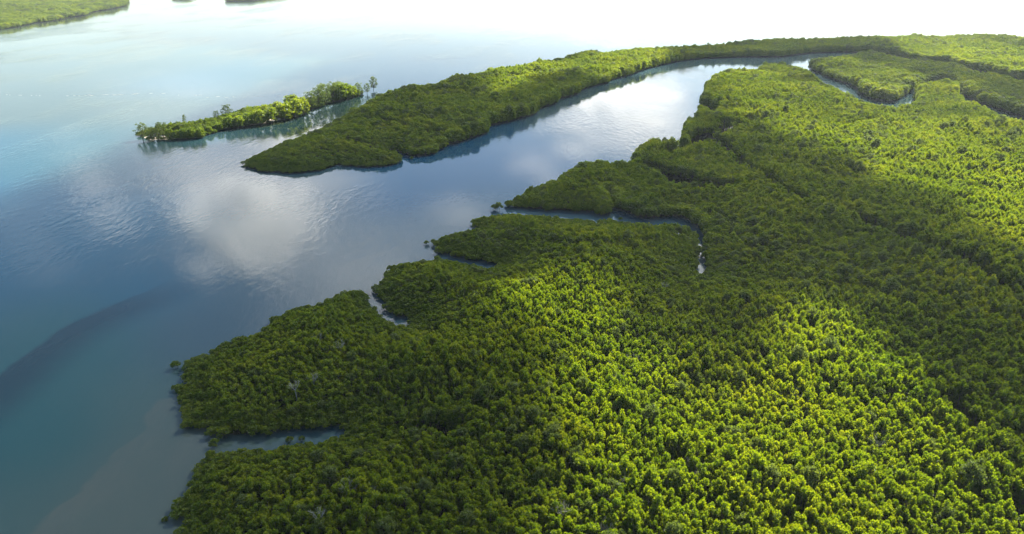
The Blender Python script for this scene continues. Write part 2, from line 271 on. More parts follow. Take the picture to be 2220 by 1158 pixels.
# cloud: thin parts let the light through
m, nt, out = new_mat('cloud_vapour')
at = nd(nt, 'ShaderNodeAttribute', attribute_name='cover')
df = nd(nt, 'ShaderNodeBsdfDiffuse'); df.inputs[0].default_value = (.97, .97, .97, 1)
tl = nd(nt, 'ShaderNodeBsdfTranslucent'); tl.inputs[0].default_value = (.99, .99, .99, 1)
mm = nd(nt, 'ShaderNodeMixShader'); mm.inputs[0].default_value = .85
tr = nd(nt, 'ShaderNodeBsdfTransparent')
m2 = nd(nt, 'ShaderNodeMixShader')
nt.links.new(df.outputs[0], mm.inputs[1]); nt.links.new(tl.outputs[0], mm.inputs[2])
nt.links.new(at.outputs['Fac'], m2.inputs[0]); nt.links.new(tr.outputs[0], m2.inputs[1]); nt.links.new(mm.outputs[0], m2.inputs[2])
nt.links.new(m2.outputs[0], out.inputs[0])
M['cloud'] = m

# water: silt-laden body colour, wind ripples that come and go in patches
m, nt, out = new_mat('estuary_water')
L = nt.links.new
tc = nd(nt, 'ShaderNodeTexCoord')
geo = nd(nt, 'ShaderNodeNewGeometry')
tint = nd(nt, 'ShaderNodeAttribute', attribute_name='body')
plume = nd(nt, 'ShaderNodeAttribute', attribute_name='plume')
band_at = nd(nt, 'ShaderNodeAttribute', attribute_name='dark_band')


def noise(vec, scale, detail=4.0, rough=.55, stretch=None, rot=0.0):
    n = nd(nt, 'ShaderNodeTexNoise', i_Scale=scale, i_Detail=detail, i_Roughness=rough)
    if stretch:
        mp = nd(nt, 'ShaderNodeMapping')
        mp.inputs['Scale'].default_value = stretch
        mp.inputs['Rotation'].default_value = (0, 0, rot)
        L(vec, mp.inputs['Vector']); L(mp.outputs[0], n.inputs['Vector'])
    else:
        L(vec, n.inputs['Vector'])
    return n.outputs[0]


def math_(op, a, b=None, c=None):
    n = nd(nt, 'ShaderNodeMath', operation=op)
    for k, v in enumerate((a, b, c)):
        if v is None: continue
        if isinstance(v, (int, float)): n.inputs[k].default_value = v
        else: L(v, n.inputs[k])
    return n.outputs[0]


def remap(v, a, b, c=0.0, d=1.0, t='SMOOTHSTEP'):
    n = nd(nt, 'ShaderNodeMapRange', interpolation_type=t)
    L(v, n.inputs[0])
    for k, x in enumerate((a, b, c, d)): n.inputs[k + 1].default_value = x
    return n.outputs[0]


def mix(f, a, b):
    n = nd(nt, 'ShaderNodeMixRGB')
    if isinstance(f, float): n.inputs[0].default_value = f
    else: L(f, n.inputs[0])
    for k, v in ((1, a), (2, b)):
        if isinstance(v, tuple): n.inputs[k].default_value = v + (1,)
        else: L(v, n.inputs[k])
    return n.outputs[0]


pos = geo.outputs['Position']
n_edge = noise(pos, .11, 5.0)
sxyz = nd(nt, 'ShaderNodeSeparateXYZ')
L(pos, sxyz.inputs[0])
n_wide = noise(pos, .03, 3.0)
n_mott = noise(pos, .07, 6.0, .65, (1.0, .4, 1), R(40))
n_cloudy = noise(pos, .012, 5.0, .6, (1.0, .45, 1), R(35))
# silt plume spreading from the creek mouth
psd = math_('ADD', plume.outputs['Fac'], math_('ADD', math_('MULTIPLY', math_('SUBTRACT', n_edge, .5), 5.0), math_('MULTIPLY', math_('SUBTRACT', n_wide, .5), 16.0)))
lip = math_('MULTIPLY', remap(psd, -.6, .8), remap(psd, 2.0, 16.0, 1.0, .55))
lip = math_('MULTIPLY', lip, remap(n_mott, .3, .7, .35, 1.0))
col = mix(math_('MULTIPLY', lip, .85), tint.outputs['Color'], (.076, .092, .076))
# dark band on the water: crisp along one edge, fading towards the other
band_sd = math_('ADD', band_at.outputs['Fac'], math_('MULTIPLY', math_('SUBTRACT', n_edge, .5), 4.0))
col = mix(math_('MULTIPLY', math_('MULTIPLY', remap(band_sd, -1.0, 1.2), remap(band_sd, 5.0, 24.0, 1.0, 0.0)), math_('MULTIPLY', remap(sxyz.outputs['Y'], 208.0, 246.0, 1.0, 0.0), .72)), col, (.005, .018, .028))
# faint marbling of the suspended silt
col = mix(remap(n_cloudy, .42, .75, 0.0, .22), col, (.040, .070, .072))
b = nd(nt, 'ShaderNodeBsdfPrincipled')
b.inputs['IOR'].default_value = 1.34
b.inputs['Specular IOR Level'].default_value = .42
L(col, b.inputs['Base Color'])
patch = remap(noise(pos, .010, 3.0, .55, (1, .5, 1), R(-25)), .40, .62)
patch2 = remap(noise(pos, .035, 3.0, .55, (1, .35, 1), R(20)), .38, .66)
rip = noise(pos, 1.05, 3.0, .55, (1, .38, 1), R(-32))
chop = noise(pos, .34, 3.0, .5, (1, .42, 1), R(-24))
hgt = math_('ADD', math_('MULTIPLY', rip, .20), math_('MULTIPLY', math_('MULTIPLY', chop, .95), remap(math_('MULTIPLY', patch, patch2), 0, 1, .36, 1.0)))
amp = remap(patch, 0, 1, .35, 1.0)
bn = nd(nt, 'ShaderNodeBump', i_Distance=1.0)
L(math_('MULTIPLY', amp, .34), bn.inputs['Strength'])
L(hgt, bn.inputs['Height'])
L(bn.outputs[0], b.inputs['Normal'])
L(remap(patch, 0, 1, .04, .11), b.inputs['Roughness'])
L(b.outputs[0], out.inputs[0])
M['water'] = m


# ------------------------------------------------------------------ water sheet
def make_water():
    rad = np.exp(np.linspace(math.log(40), math.log(6000), 230))
    az = np.concatenate([np.linspace(-75, 60, 360, endpoint=False), np.linspace(60, 285, 90, endpoint=False)])
    az = np.radians(az)
    nr, na = len(rad), len(az)
    X = (rad[:, None] * np.sin(az)[None]).ravel()
    Y = (rad[:, None] * np.cos(az)[None]).ravel()
    v = np.column_stack([X, Y, np.zeros_like(X)])
    v = np.vstack([v, [[0, 0, 0]]])
    i, j = np.meshgrid(np.arange(nr - 1), np.arange(na), indexing='ij')
    j2 = (j + 1) % na
    f = np.column_stack([(i * na + j).ravel(), (i * na + j2).ravel(), ((i + 1) * na + j2).ravel(), ((i + 1) * na + j).ravel()])[:, ::-1]
    faces = f.tolist() + [[nr * na, (k + 1) % na, k] for k in range(na)]
    me = bpy.data.meshes.new('water')
    me.from_pydata(v.tolist(), [], faces)
    # body colour and painted islet reflection, interpolated between places by bearing and log distance
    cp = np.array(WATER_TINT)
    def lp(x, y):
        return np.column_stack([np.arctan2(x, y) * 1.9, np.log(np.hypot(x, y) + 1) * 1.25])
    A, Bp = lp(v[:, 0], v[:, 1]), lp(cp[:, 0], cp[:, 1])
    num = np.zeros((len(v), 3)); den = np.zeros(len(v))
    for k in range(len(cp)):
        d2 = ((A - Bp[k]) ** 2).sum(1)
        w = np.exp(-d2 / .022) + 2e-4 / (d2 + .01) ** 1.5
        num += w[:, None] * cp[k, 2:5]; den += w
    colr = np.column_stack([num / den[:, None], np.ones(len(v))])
    a = me.attributes.new('body', 'FLOAT_COLOR', 'POINT')
    a.data.foreach_set('color', colr.astype(np.float32).ravel())
    for nm, poly in (('plume', PLUME), ('dark_band', DARK_BAND)):
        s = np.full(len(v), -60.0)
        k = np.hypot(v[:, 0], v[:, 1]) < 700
        if nm == 'dark_band':     # distance from the dark band's crisp edge, positive on the fading side
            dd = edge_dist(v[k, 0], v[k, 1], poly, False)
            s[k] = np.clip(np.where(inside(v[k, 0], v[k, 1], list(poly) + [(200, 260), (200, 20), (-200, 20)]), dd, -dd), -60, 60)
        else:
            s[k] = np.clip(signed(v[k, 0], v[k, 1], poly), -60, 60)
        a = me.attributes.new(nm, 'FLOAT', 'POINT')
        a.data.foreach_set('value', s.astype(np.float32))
    me.materials.append(M['water'])
    me.polygons.foreach_set('use_smooth', [True] * len(me.polygons))
    return tag(link('water', me), 'wide calm estuary water, blue-green and silty with cloud reflections', kind='structure')


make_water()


# ------------------------------------------------------------------ mud banks
def mudbank(name, poly, cell, holes=(), mat='mud', z0=.22, label=None, edge=1.2, inset=3.0):
    P = np.array(poly)
    xs = np.arange(P[:, 0].min(), P[:, 0].max() + cell, cell)
    ys = np.arange(P[:, 1].min(), P[:, 1].max() + cell, cell)
    X, Y = np.meshgrid(xs, ys, indexing='ij')
    x, y = X.ravel(), Y.ravel()
    px, py = pix(x, y, 0)
    keep = (px > -500) & (px < 2720) & (py < 1700) & (y > 40)
    s = np.full(len(x), -99.0)
    sub = signed(x[keep], y[keep], poly)
    for h in holes:
        sub = np.minimum(sub, -signed(x[keep], y[keep], h))
    s[keep] = sub
    z = np.clip((s - inset) * .09, -.5, z0) + .12 * (fbm(x * .12, y * .12, 3) - .5)
    ny = len(ys)
    ok = (s > -edge - cell).reshape(X.shape)
    q = ok[:-1, :-1] & ok[1:, :-1] & ok[1:, 1:] & ok[:-1, 1:]
    ii, jj = np.nonzero(q)
    idx = lambda a, b: a * ny + b
    f = np.column_stack([idx(ii, jj), idx(ii + 1, jj), idx(ii + 1, jj + 1), idx(ii, jj + 1)])
    used = np.unique(f)
    remapi = np.full(len(x), -1); remapi[used] = np.arange(len(used))
    me = bpy.data.meshes.new(name)
    me.from_pydata(np.column_stack([x, y, z])[used].tolist(), [], remapi[f].tolist())
    me.materials.append(M[mat])
    me.polygons.foreach_set('use_smooth', [True] * len(me.polygons))
    return tag(link(name, me), label, kind='structure')


mudbank('mud_bank', MAINLAND, 3.5, CREEKS, label='dark mud under the mainland mangroves')
mudbank('mud_bank', PENINSULA, 4.5, label='dark mud under the long mangrove peninsula')
mudbank('mud_bank', OVAL, 5.0, label='dark mud under the creek island mangroves')
mudbank('sand_bank', ISLET, 2.5, mat='sand', z0=.45, inset=3.2, label='pale sand of the narrow islet')
mudbank('mud_bank', FAR_ISLE, 14.0, label='dark mud under the far shore mangroves')
mudbank('mud_bank', FAR_ISLE_B, 8.0, label='dark mud of a small far island')
mudbank('mud_bank', FAR_ISLE_C, 8.0, label='dark mud of a tiny far island')


# ------------------------------------------------------------------ clouds (above the frame: they are mirrored in the water and shade the forest)
def cloud(name, x, y, thick, nx, ny, base, tau, label, up=.72, maxcover=.97):
    """closed lens of vapour over a grid: flat-ish base, billowing top; cover follows thickness"""
    idx = lambda a, b: a * ny + b
    on = (thick > 0).reshape(nx, ny)
    q = on[:-1, :-1] | on[1:, :-1] | on[1:, 1:] | on[:-1, 1:]
    ii, jj = np.nonzero(q)
    f = np.column_stack([idx(ii, jj), idx(ii + 1, jj), idx(ii + 1, jj + 1), idx(ii, jj + 1)])
    used = np.unique(f)
    rm = np.full(nx * ny, -1); rm[used] = np.arange(len(used))
    t = np.maximum(thick, 0)[used]
    top = np.column_stack([x[used], y[used], base + 2 + t * up])
    bot = np.column_stack([x[used], y[used], base - 2 - t * (1 - up)])
    n = len(used)
    ft = rm[f]
    # rim walls close the body
    faces = ft.tolist() + (ft[:, ::-1] + n).tolist()
    cnt = {}
    for a in ft.tolist():
        for k in range(4):
            e = (a[k], a[(k + 1) % 4])
            cnt[e] = cnt.get(e, 0) + 1
    for (a, b_) in list(cnt):
        if (b_, a) not in cnt:
            faces.append([b_, a, a + n, b_ + n])
    me = bpy.data.meshes.new(name)
    me.from_pydata(np.vstack([top, bot]).tolist(), [], faces)
    cov = (1 - np.exp(-t / tau)) * maxcover
    a = me.attributes.new('cover', 'FLOAT', 'POINT')
    a.data.foreach_set('value', np.concatenate([cov, cov]).astype(np.float32))
    me.materials.append(M['cloud'])
    me.polygons.foreach_set('use_smooth', [True] * len(me.polygons))
    return tag(link(name, me), label, kind='structure')


# the broken layer towards the sun, its gaps shaped to sunlight the LIT patches
def shade_layer():
    alt = 620.0
    off = SUN_DIR * ((alt - 8) / SUN_DIR.z)
    x0, x1, y0, y1, st = -330, 900, 40, 1150, 7.0
    xs, ys = np.arange(x0, x1, st), np.arange(y0, y1, st)
    X, Y = np.meshgrid(xs, ys, indexing='ij')
    x, y = X.ravel(), Y.ravel()
    wx = x + 26 * (fbm(x * .02, y * .02, 21) - .5) * 2
    wy = y + 26 * (fbm(x * .02, y * .02, 31) - .5) * 2
    open_ = np.zeros(len(x))
    for poly, w in LIT:
        s = signed(wx, wy, poly)
        soft = 8 + .012 * np.array(poly)[:, 1].mean()
        open_ = np.maximum(open_, w * sstep(-soft, soft, s))
    open_ = np.clip(open_ * (.72 + .55 * fbm(x * .009 + 3, y * .009, 88, 3)), 0, 1)
    border = np.minimum(np.minimum(x - x0, x1 - x), np.minimum(y - y0, y1 - y))
    body = 1 - open_
    body *= sstep(0, 60, border)
    body *= sstep(-300, -190, x - .1 * (y - 300))
    n = fbm(x * .012, y * .012, 5)
    t = 22 * body * (.55 + .9 * n) - 1.5
    cloud('cloud', x + off.x, y + off.y, t, len(xs), len(ys), alt, 7.0, 'broken layer of cloud between the sun and the forest, shaped to shade it', maxcover=.70)


shade_layer()

for k, (cx, cyy, rx, ry, shear, s) in enumerate(CLOUDS):
    if cyy > 6500: continue
    n = 64
    g = np.linspace(-1.5, 1.5, n)
    Ug, Vg = np.meshgrid(g, g, indexing='ij')
    u, v = Ug.ravel(), Vg.ravel()
    sheet = s < .6
    if not sheet: rx, ry = rx * .74, ry * .74
    x = cx + u * rx + shear * v * ry
    y = cyy + v * ry
    sz = min(rx, ry)
    q = np.sqrt(u * u + v * v)
    nn = fbm(x / sz * 1.6 + 31 * k, y / sz * 1.1, 60 + k, 5)
    t = ((1.25 - q + 1.1 * (nn - .5)) * 70 * s) if sheet else (1.1 - q + 1.7 * (nn - .5)) * sz * .45 * s
    t = np.where(np.maximum(np.abs(u), np.abs(v)) > 1.44, -1, t)
    cloud('cloud', x, y, t, n, n, 900.0 + 6 * k, 45.0 if sheet else sz * .24 / max(s, .3), 'thin veil of cloud mirrored in the estuary' if sheet else 'white cumulus cloud mirrored in the estuary', maxcover=.08 + .48 * s if sheet else .58)


# ------------------------------------------------------------------ tree shapes
ICO_V, ICO_F = None, None


def ico():
    global ICO_V, ICO_F
    import bmesh
    bm = bmesh.new()
    bmesh.ops.create_icosphere(bm, subdivisions=1, radius=1)
    ICO_V = np.array([v.co[:] for v in bm.verts])
    ICO_F = [[v.index for v in f.verts] for f in bm.faces]
    bm.free()


ico()


class MB:
    def __init__(s): s.v, s.f, s.t = [], [], []
    def add(s, v, f, t):
        o = len(s.v); s.v += [tuple(p) for p in v]; s.f += [[i + o for i in q] for q in f]; s.t += [t] * len(v) if np.isscalar(t) else list(t)
    def core(s, c, r, h, t, g):
        k = 1 + .22 * (g.random(len(ICO_V)) - .5)
        s.add(ICO_V * k[:, None] * np.array([r, r, h]) + c, ICO_F, t)
    def leaves(s, c, r, h, n, t, g, L=.55, W=.25, low=-.35, spread=.45, cone=.0):
        c = np.asarray(c, float)
        z = g.uniform(low, 1, n); a = g.uniform(0, 2 * math.pi, n)
        q = np.sqrt(np.maximum(0, 1 - z * z))
        taper = 1 - cone * np.clip(z, -.2, 1)
        d = np.column_stack([q * np.cos(a) * taper, q * np.sin(a) * taper, z])
        p = c + d * np.array([r, r, h]) * g.uniform(.78, 1.04, n)[:, None]
        nrm = d / np.array([r, r, h]); nrm /= np.linalg.norm(nrm, axis=1)[:, None]
        ax = nrm * .55 + np.array([0, 0, .55]) + g.normal(0, spread, (n, 3))
        ax /= np.linalg.norm(ax, axis=1)[:, None]
        w = np.cross(ax, nrm + g.normal(0, .35, (n, 3))); w /= np.linalg.norm(w, axis=1)[:, None] + 1e-9
        ln = L * g.uniform(.7, 1.25, n)[:, None]; wd = W * g.uniform(.7, 1.25, n)[:, None]
        V = np.stack([p, p + ax * ln * .5 + w * wd, p + ax * ln, p + ax * ln * .5 - w * wd], 1).reshape(-1, 3)
        F = [[4 * k, 4 * k + 1, 4 * k + 2, 4 * k + 3] for k in range(n)]
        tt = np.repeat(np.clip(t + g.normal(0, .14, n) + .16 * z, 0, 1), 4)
        s.add(V, F, tt)
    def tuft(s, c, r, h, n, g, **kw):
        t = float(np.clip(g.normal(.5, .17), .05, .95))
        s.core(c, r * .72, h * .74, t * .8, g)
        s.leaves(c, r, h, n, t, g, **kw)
    def tube(s, pts, rads, k=5):
        pts = [Vector(p) for p in pts]
        V = []
        for i, p in enumerate(pts):
            d = (pts[min(i + 1, len(pts) - 1)] - pts[max(i - 1, 0)]).normalized()
            x = d.orthogonal().normalized(); y = d.cross(x)
            for j in range(k):
                a = 2 * math.pi * j / k
                V.append(p + (x * math.cos(a) + y * math.sin(a)) * rads[i])
        F = [[i * k + j, i * k + (j + 1) % k, (i + 1) * k + (j + 1) % k, (i + 1) * k + j] for i in range(len(pts) - 1) for j in range(k)]
        F.append([(len(pts) - 1) * k + j for j in range(k)])
        s.add(V, F, .5)
    def mesh(s, name, mat):
        me = bpy.data.meshes.new(name)
        me.from_pydata(s.v, [], s.f)
        a = me.attributes.new('tint', 'FLOAT', 'POINT')
        a.data.foreach_set('value', np.array(s.t, np.float32))
        me.materials.append(mat)
        return me


def canopy_tree(seed):
    """tall mangrove, upright pointed tufts, ~10 m"""
    g = np.random.default_rng(seed)
    c, tk = MB(), MB()
    n = int(g.integers(3, 6))
    tk.tube([(0, 0, -.3), (.08, 0, 2.5), (.0, .1, 6.8)], [.20, .15, .08])
    for j in range(4):
        a = g.uniform(0, 6.28); rr = g.uniform(.5, 1.0)
        tk.tube([(rr * math.cos(a), rr * math.sin(a), -.3), (rr * .55 * math.cos(a), rr * .55 * math.sin(a), .9), (.04, .02, 1.7)], [.045, .05, .05], 4)
    a0 = g.uniform(0, 6.28)
    for i in range(n):
        a = a0 + i * (2.4 if n < 4 else 6.28 / (n - 1)) + g.uniform(-.4, .4)
        rr = (g.uniform(0, .25) if i == 0 else g.uniform(.85, 1.3))
        r = g.uniform(.50, .76)
        h = r * g.uniform(1.25, 1.9)
        top = g.uniform(9.1, 10.3) - (0 if i == 0 else g.uniform(.2, 1.4))
        cx, cyy, cz = rr * math.cos(a), rr * math.sin(a), top - h
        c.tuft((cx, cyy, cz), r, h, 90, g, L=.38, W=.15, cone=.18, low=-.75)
        tk.tube([(.02, .05, 5.2), (cx * .6, cyy * .6, cz - .9), (cx, cyy, cz)], [.06, .045, .02], 4)
    for i in range(3):      # lower tufts
        a = g.uniform(0, 6.28); rr = g.uniform(.7, 1.6)
        c.tuft((rr * math.cos(a), rr * math.sin(a), g.uniform(3.6, 5.6)), g.uniform(.6, .9), g.uniform(.8, 1.2), 30, g, L=.6, W=.27)
    return c.mesh('crown', M['leaf']), tk.mesh('trunk', M['bark'])


def shrub_tree(seed):
    """low shore mangrove: dome of many small tufts, ~3 m"""
    g = np.random.default_rng(seed)
    c, tk = MB(), MB()
    for j in range(6):
        a = j * 1.05 + g.uniform(-.3, .3)
        tk.tube([(1.0 * math.cos(a), 1.0 * math.sin(a), -.35), (.55 * math.cos(a), .55 * math.sin(a), .7), (.05, 0, 1.5)], [.04, .05, .07], 4)
    tk.tube([(.05, 0, 1.2), (0, 0, 2.4)], [.08, .04], 4)
    n = int(g.integers(8, 12))
    for i in range(n):
        z = 1 - (i + .5) / n * 1.15
        a = i * 2.4 + g.uniform(-.4, .4)
        q = math.sqrt(max(0, 1 - z * z)) if z > 0 else 1.0
        r = g.uniform(.40, .60)
        c.tuft((1.25 * q * math.cos(a), 1.25 * q * math.sin(a), 1.25 + 1.25 * z + g.uniform(-.15, .15)), r, r * g.uniform(.85, 1.15), 46, g, L=.36, W=.17)
    return c.mesh('crown', M['shrub']), tk.mesh('trunk', M['bark'])


def bank_tree(seed, mat='leaf'):
    """full-skirted tree leaning out over the water, ~9 m"""
    g = np.random.default_rng(seed)
    c, tk = MB(), MB()
    tk.tube([(0, 0, -.4), (.1, 0, 3), (0, .1, 7)], [.26, .18, .08])
    for j in range(5):
        a = g.uniform(0, 6.28)
        tk.tube([(1.3 * math.cos(a), 1.3 * math.sin(a), -.4), (.7 * math.cos(a), .7 * math.sin(a), 1.0), (.05, .02, 2.0)], [.05, .05, .05], 4)
    n = 22
    for i in range(n):
        z = 1 - (i + .5) / n * 1.75
        a = i * 2.4 + g.uniform(-.5, .5)
        q = math.sqrt(max(0, 1 - z * z)) ** .8
        r = g.uniform(.75, 1.2)
        c.tuft((2.3 * q * math.cos(a) * g.uniform(.8, 1.1), 2.3 * q * math.sin(a) * g.uniform(.8, 1.1), 4.6 + 3.6 * z), r, r * g.uniform(.9, 1.3), 46, g, L=.55, W=.25)
    return c.mesh('crown', M[mat]), tk.mesh('trunk', M['bark'])


def grey_tree(seed):
    """larger grey-green tree with loose round crown, ~11 m"""
    g = np.random.default_rng(seed)
    c, tk = MB(), MB()
    tk.tube([(0, 0, -.3), (.1, .1, 3), (0, 0, 6)], [.28, .22, .15])
    n = 17
    for i in range(n):
        z = 1 - (i + .5) / n * 1.25
        a = i * 2.4 + g.uniform(-.5, .5)
        q = math.sqrt(max(0, 1 - z * z))
        r = g.uniform(.5, .85)
        p = (2.1 * q * math.cos(a) * g.uniform(.75, 1.1), 2.1 * q * math.sin(a) * g.uniform(.75, 1.1), 7.6 + 2.8 * z + g.uniform(-.3, .3))
        c.tuft(p, r, r * g.uniform(.75, 1.1), 62, g, L=.42, W=.15, spread=.6)
        tk.tube([(0, 0, 5.2), (p[0] * .55, p[1] * .55, (p[2] + 5.4) / 2), p], [.09, .06, .03], 4)
    return c.mesh('crown', M['grey_leaf']), tk.mesh('trunk', M['bark'])


def open_tree(seed):
    """open-crowned islet tree with forked trunk showing, ~10 m"""
    g = np.random.default_rng(seed)
    c, tk = MB(), MB()
    tk.tube([(0, 0, -.4), (.1, 0, 1.2), (.25, .1, 2.4)], [.24, .20, .16])
    n = 34
    for i in range(n):
        a = i * 2.4 + g.uniform(-.5, .5)
        z = 1.9 + 7.6 * (i + g.random()) / n
        sp = 2.9 * math.sqrt(max(.08, 1 - ((z - 5.2) / 4.9) ** 2))
        f = math.sqrt(g.uniform(.05, 1.15))
        p = (sp * math.cos(a) * f, sp * math.sin(a) * f, z)
        r = g.uniform(.5, .95)
        c.leaves(p, r, r * .75, 46, float(g.uniform(.2, .8)), g, L=.40, W=.15, low=-.8, spread=.8)
        if i % 2 == 0:
            c.core(p, r * .45, r * .35, .4, g)
            tk.tube([(.2, .05, 1.8), (p[0] * .4, p[1] * .4, 1.6 + (z - 2) * .55), p], [.11, .07, .03], 4)
    return c.mesh('crown', M['open_leaf']), tk.mesh('trunk', M['bark'])


def tall_tree(seed):
    g = np.random.default_rng(seed)
    c, tk = MB(), MB()
    tk.tube([(0, 0, -.3), (.15, 0, 3), (-.1, .1, 6), (.1, 0, 9.6)], [.2, .17, .12, .05])
    for i in range(13):
        z = 3.0 + i * .52 + g.uniform(-.2, .2)
        a = i * 2.2
        rr = g.uniform(.6, 1.9) if i < 10 else .3
        p = (rr * math.cos(a), rr * math.sin(a), z)
        c.leaves(p, .62, .5, 46, float(g.uniform(.1, .5)), g, L=.4, W=.17, low=-.8, spread=.7)
        tk.tube([(.05, .05, z - .6), p], [.05, .02], 4)
    return c.mesh('crown', M['open_leaf']), tk.mesh('trunk', M['bark'])


def snag_mesh(seed):
    """dead tree: bare forked branches fanning out above the canopy"""
    g = random.Random(seed)
    tk = MB()
    def grow(p, d, ln, r, lv):
        q = p + d * ln * .5 + Vector((g.uniform(-.1, .1), g.uniform(-.1, .1), .05)) * ln
        e = p + d * ln
        tk.tube([p, q, e], [r, r * .8, r * .6], 4)
        if lv == 0: return
        for k in range(3):
            nd_ = (d + Vector((g.uniform(-1, 1), g.uniform(-1, 1), g.uniform(-.1, .6))) * .8).normalized()
            grow(e if k < 2 else q, nd_, ln * g.uniform(.6, .85), r * .6, lv - 1)
    tk.tube([(0, 0, -.3), (.1, .05, 3), (0, 0, 6.4)], [.2, .17, .13], 5)
    for k in range(5):
        a = k * 1.26 + g.uniform(-.3, .3)
        grow(Vector((0, 0, 5.6 + .15 * k)), Vector((.75 * math.cos(a), .75 * math.sin(a), 1)).normalized(), 1.25, .07, 3)
    return tk.mesh('branches', M['pale_bark'])


SPEC = {'A': [canopy_tree(100 + k) for k in range(9)], 'S': [shrub_tree(200 + k) for k in range(5)],
        'B': [bank_tree(300 + k) for k in range(5)], 'C': [grey_tree(400 + k) for k in range(4)], 'O': [open_tree(500 + k) for k in range(5)]}
NOMINAL = {'A': 10.0, 'S': 3.0, 'B': 9.0, 'C': 10.8, 'O': 10.0}
NAMES = {'A': 'mangrove_tree', 'S': 'mangrove_shrub', 'B': 'bank_mangrove', 'C': 'grey_mangrove', 'O': 'islet_tree'}
PROTO = {}      # first placed tree of each shape lends its mesh to the forest beyond


def place(kind, k, loc, rot, scale, label, cat, group, name=None):
    crown, trunk = SPEC[kind][k]
    e = link(name or NAMES[kind], None)
    e.empty_display_size = .5
    e.location = loc
    e.rotation_euler = rot
    e.scale = scale
    tag(e, label, cat, group)
    tr = link('trunk', trunk, e)
    cr = link('crown', crown, e)
    PROTO.setdefault((kind, k), (cr, tr))
    return e


# ------------------------------------------------------------------ where the trees stand
def region(poly, spacing, holes=(), seed=1, far=False):
    P = np.array(poly)
    g = np.random.default_rng(seed)
    nx = int((P[:, 0].max() - P[:, 0].min()) / spacing) + 2
    ny = int((P[:, 1].max() - P[:, 1].min()) / (spacing * .866)) + 2
    i, j = np.meshgrid(np.arange(nx), np.arange(ny), indexing='ij')
    x = (P[:, 0].min() + (i + .5 * (j % 2)) * spacing).ravel()
    y = (P[:, 1].min() + j * spacing * .866).ravel()
    x = x + g.uniform(-.36, .36, len(x)) * spacing
    y = y + g.uniform(-.36, .36, len(y)) * spacing
    px, py = pix(x, y, 8)
    k = (y > 60) & (px > -260) & (px < 2500) & (py < 1330)
    x, y = x[k], y[k]
    k = inside(x, y, poly)
    x, y = x[k], y[k]
    d = edge_dist(x, y, poly)
    for h in holes:
        s = signed(x, y, h)
        k = s < 0
        x, y, d, s = x[k], y[k], d[k], s[k]
        d = np.minimum(d, -s)
    return x, y, d, g


def canopy(poly, spacing, holes=(), seed=1, lines=(), far=0.0, shrub_sp=2.1):
    """returns list of rows x, y, h, kind, variant, rot, scale"""
    rows = []
    def height(x, y, d):
        b = np.clip(sstep(0, 1, (y - 300) / 150 + x / 150) + far, 0, 1)
        lo = 2.3 + 7.7 * (1 - np.exp(-np.maximum(d - 3, 0) / 17))
        hi = 8.6 + 2.6 * (1 - np.exp(-d / 12))
        h = lo * (1 - b) + hi * b
        h = h * (1 + .75 * (fbm(x * .035, y * .035, 9, 3) - .5)) 
        return h, b
    x, y, d, g = region(poly, spacing, holes, seed)
    h, b = height(x, y, d)
    k = (h > 4.0) & (d > .8 + 3.0 * vnoise(x * .16, y * .16, 55) * (1 - .5 * b))
    for l, w in lines:
        k &= edge_dist(x, y, l, False) > w * .6 * (.6 + .8 * vnoise(x * .07, y * .07, 17))
    k &= fbm(x * .055, y * .055, 77, 3) < .80
    x, y, d, h, b = x[k], y[k], d[k], h[k], b[k]
    cn = fbm(x * .022, y * .022, 41)
    pg = .014 + .10 * sstep(.58, .70, cn) + .06 * (d < 8)
    u = g.random(len(x))
    kind = np.where(u < pg, 2, 0)
    kind = np.where((d < 5.5) & (b > .35) & (kind == 0), 1, kind)
    for i in range(len(x)):
        kd = 'ABC'[kind[i]]
        hh = h[i] * g.uniform(.88, 1.09) * (1.06 if kd == 'C' else 1)
        sz = hh / NOMINAL[kd]
        big = math.exp(g.normal(0, .10))
        hh, sz = hh * big ** .6, sz * big ** .6
        sx = big * g.uniform(.9, 1.1) * (.72 + .28 * sz) * spacing / 2.45
        rows.append((x[i], y[i], hh, kd, int(g.integers(len(SPEC[kd]))), (g.normal(0, .05), g.normal(0, .05), g.uniform(0, 6.28)), (sx, sx * g.uniform(.9, 1.1), sz)))
    # low fringe
    x, y, d, g = region(poly, shrub_sp, holes, seed + 50)
    h, b = height(x, y, d)
    k = ((h < 5.2) & (g.random(len(x)) < sstep(5.4, 4.0, h))) | ((d < 2.2) & (b > .3))
    k &= (d > .2 + 2.2 * vnoise(x * .22, y * .22, 5) ** 2 * 1.4)
    x, y, d, h = x[k], y[k], d[k], h[k]
    for i in range(len(x)):
        hh = max(1.6, min(h[i], 4.4) * g.uniform(.8, 1.15))
        sz = hh / 3.0
        sx = g.uniform(.8, 1.1) * (.6 + .4 * sz) * shrub_sp / 1.9
        rows.append((x[i], y[i], hh, 'S', int(g.integers(5)), (g.normal(0, .06), g.normal(0, .06), g.uniform(0, 6.28)), (sx, sx * g.uniform(.9, 1.1), sz)))
    return rows


def nearer(r):
    """trees grow larger away from the open coast"""
    return r[1] + .25 * r[0] < 330 + 90 * math.sin(r[0] * .11 + r[1] * .07)


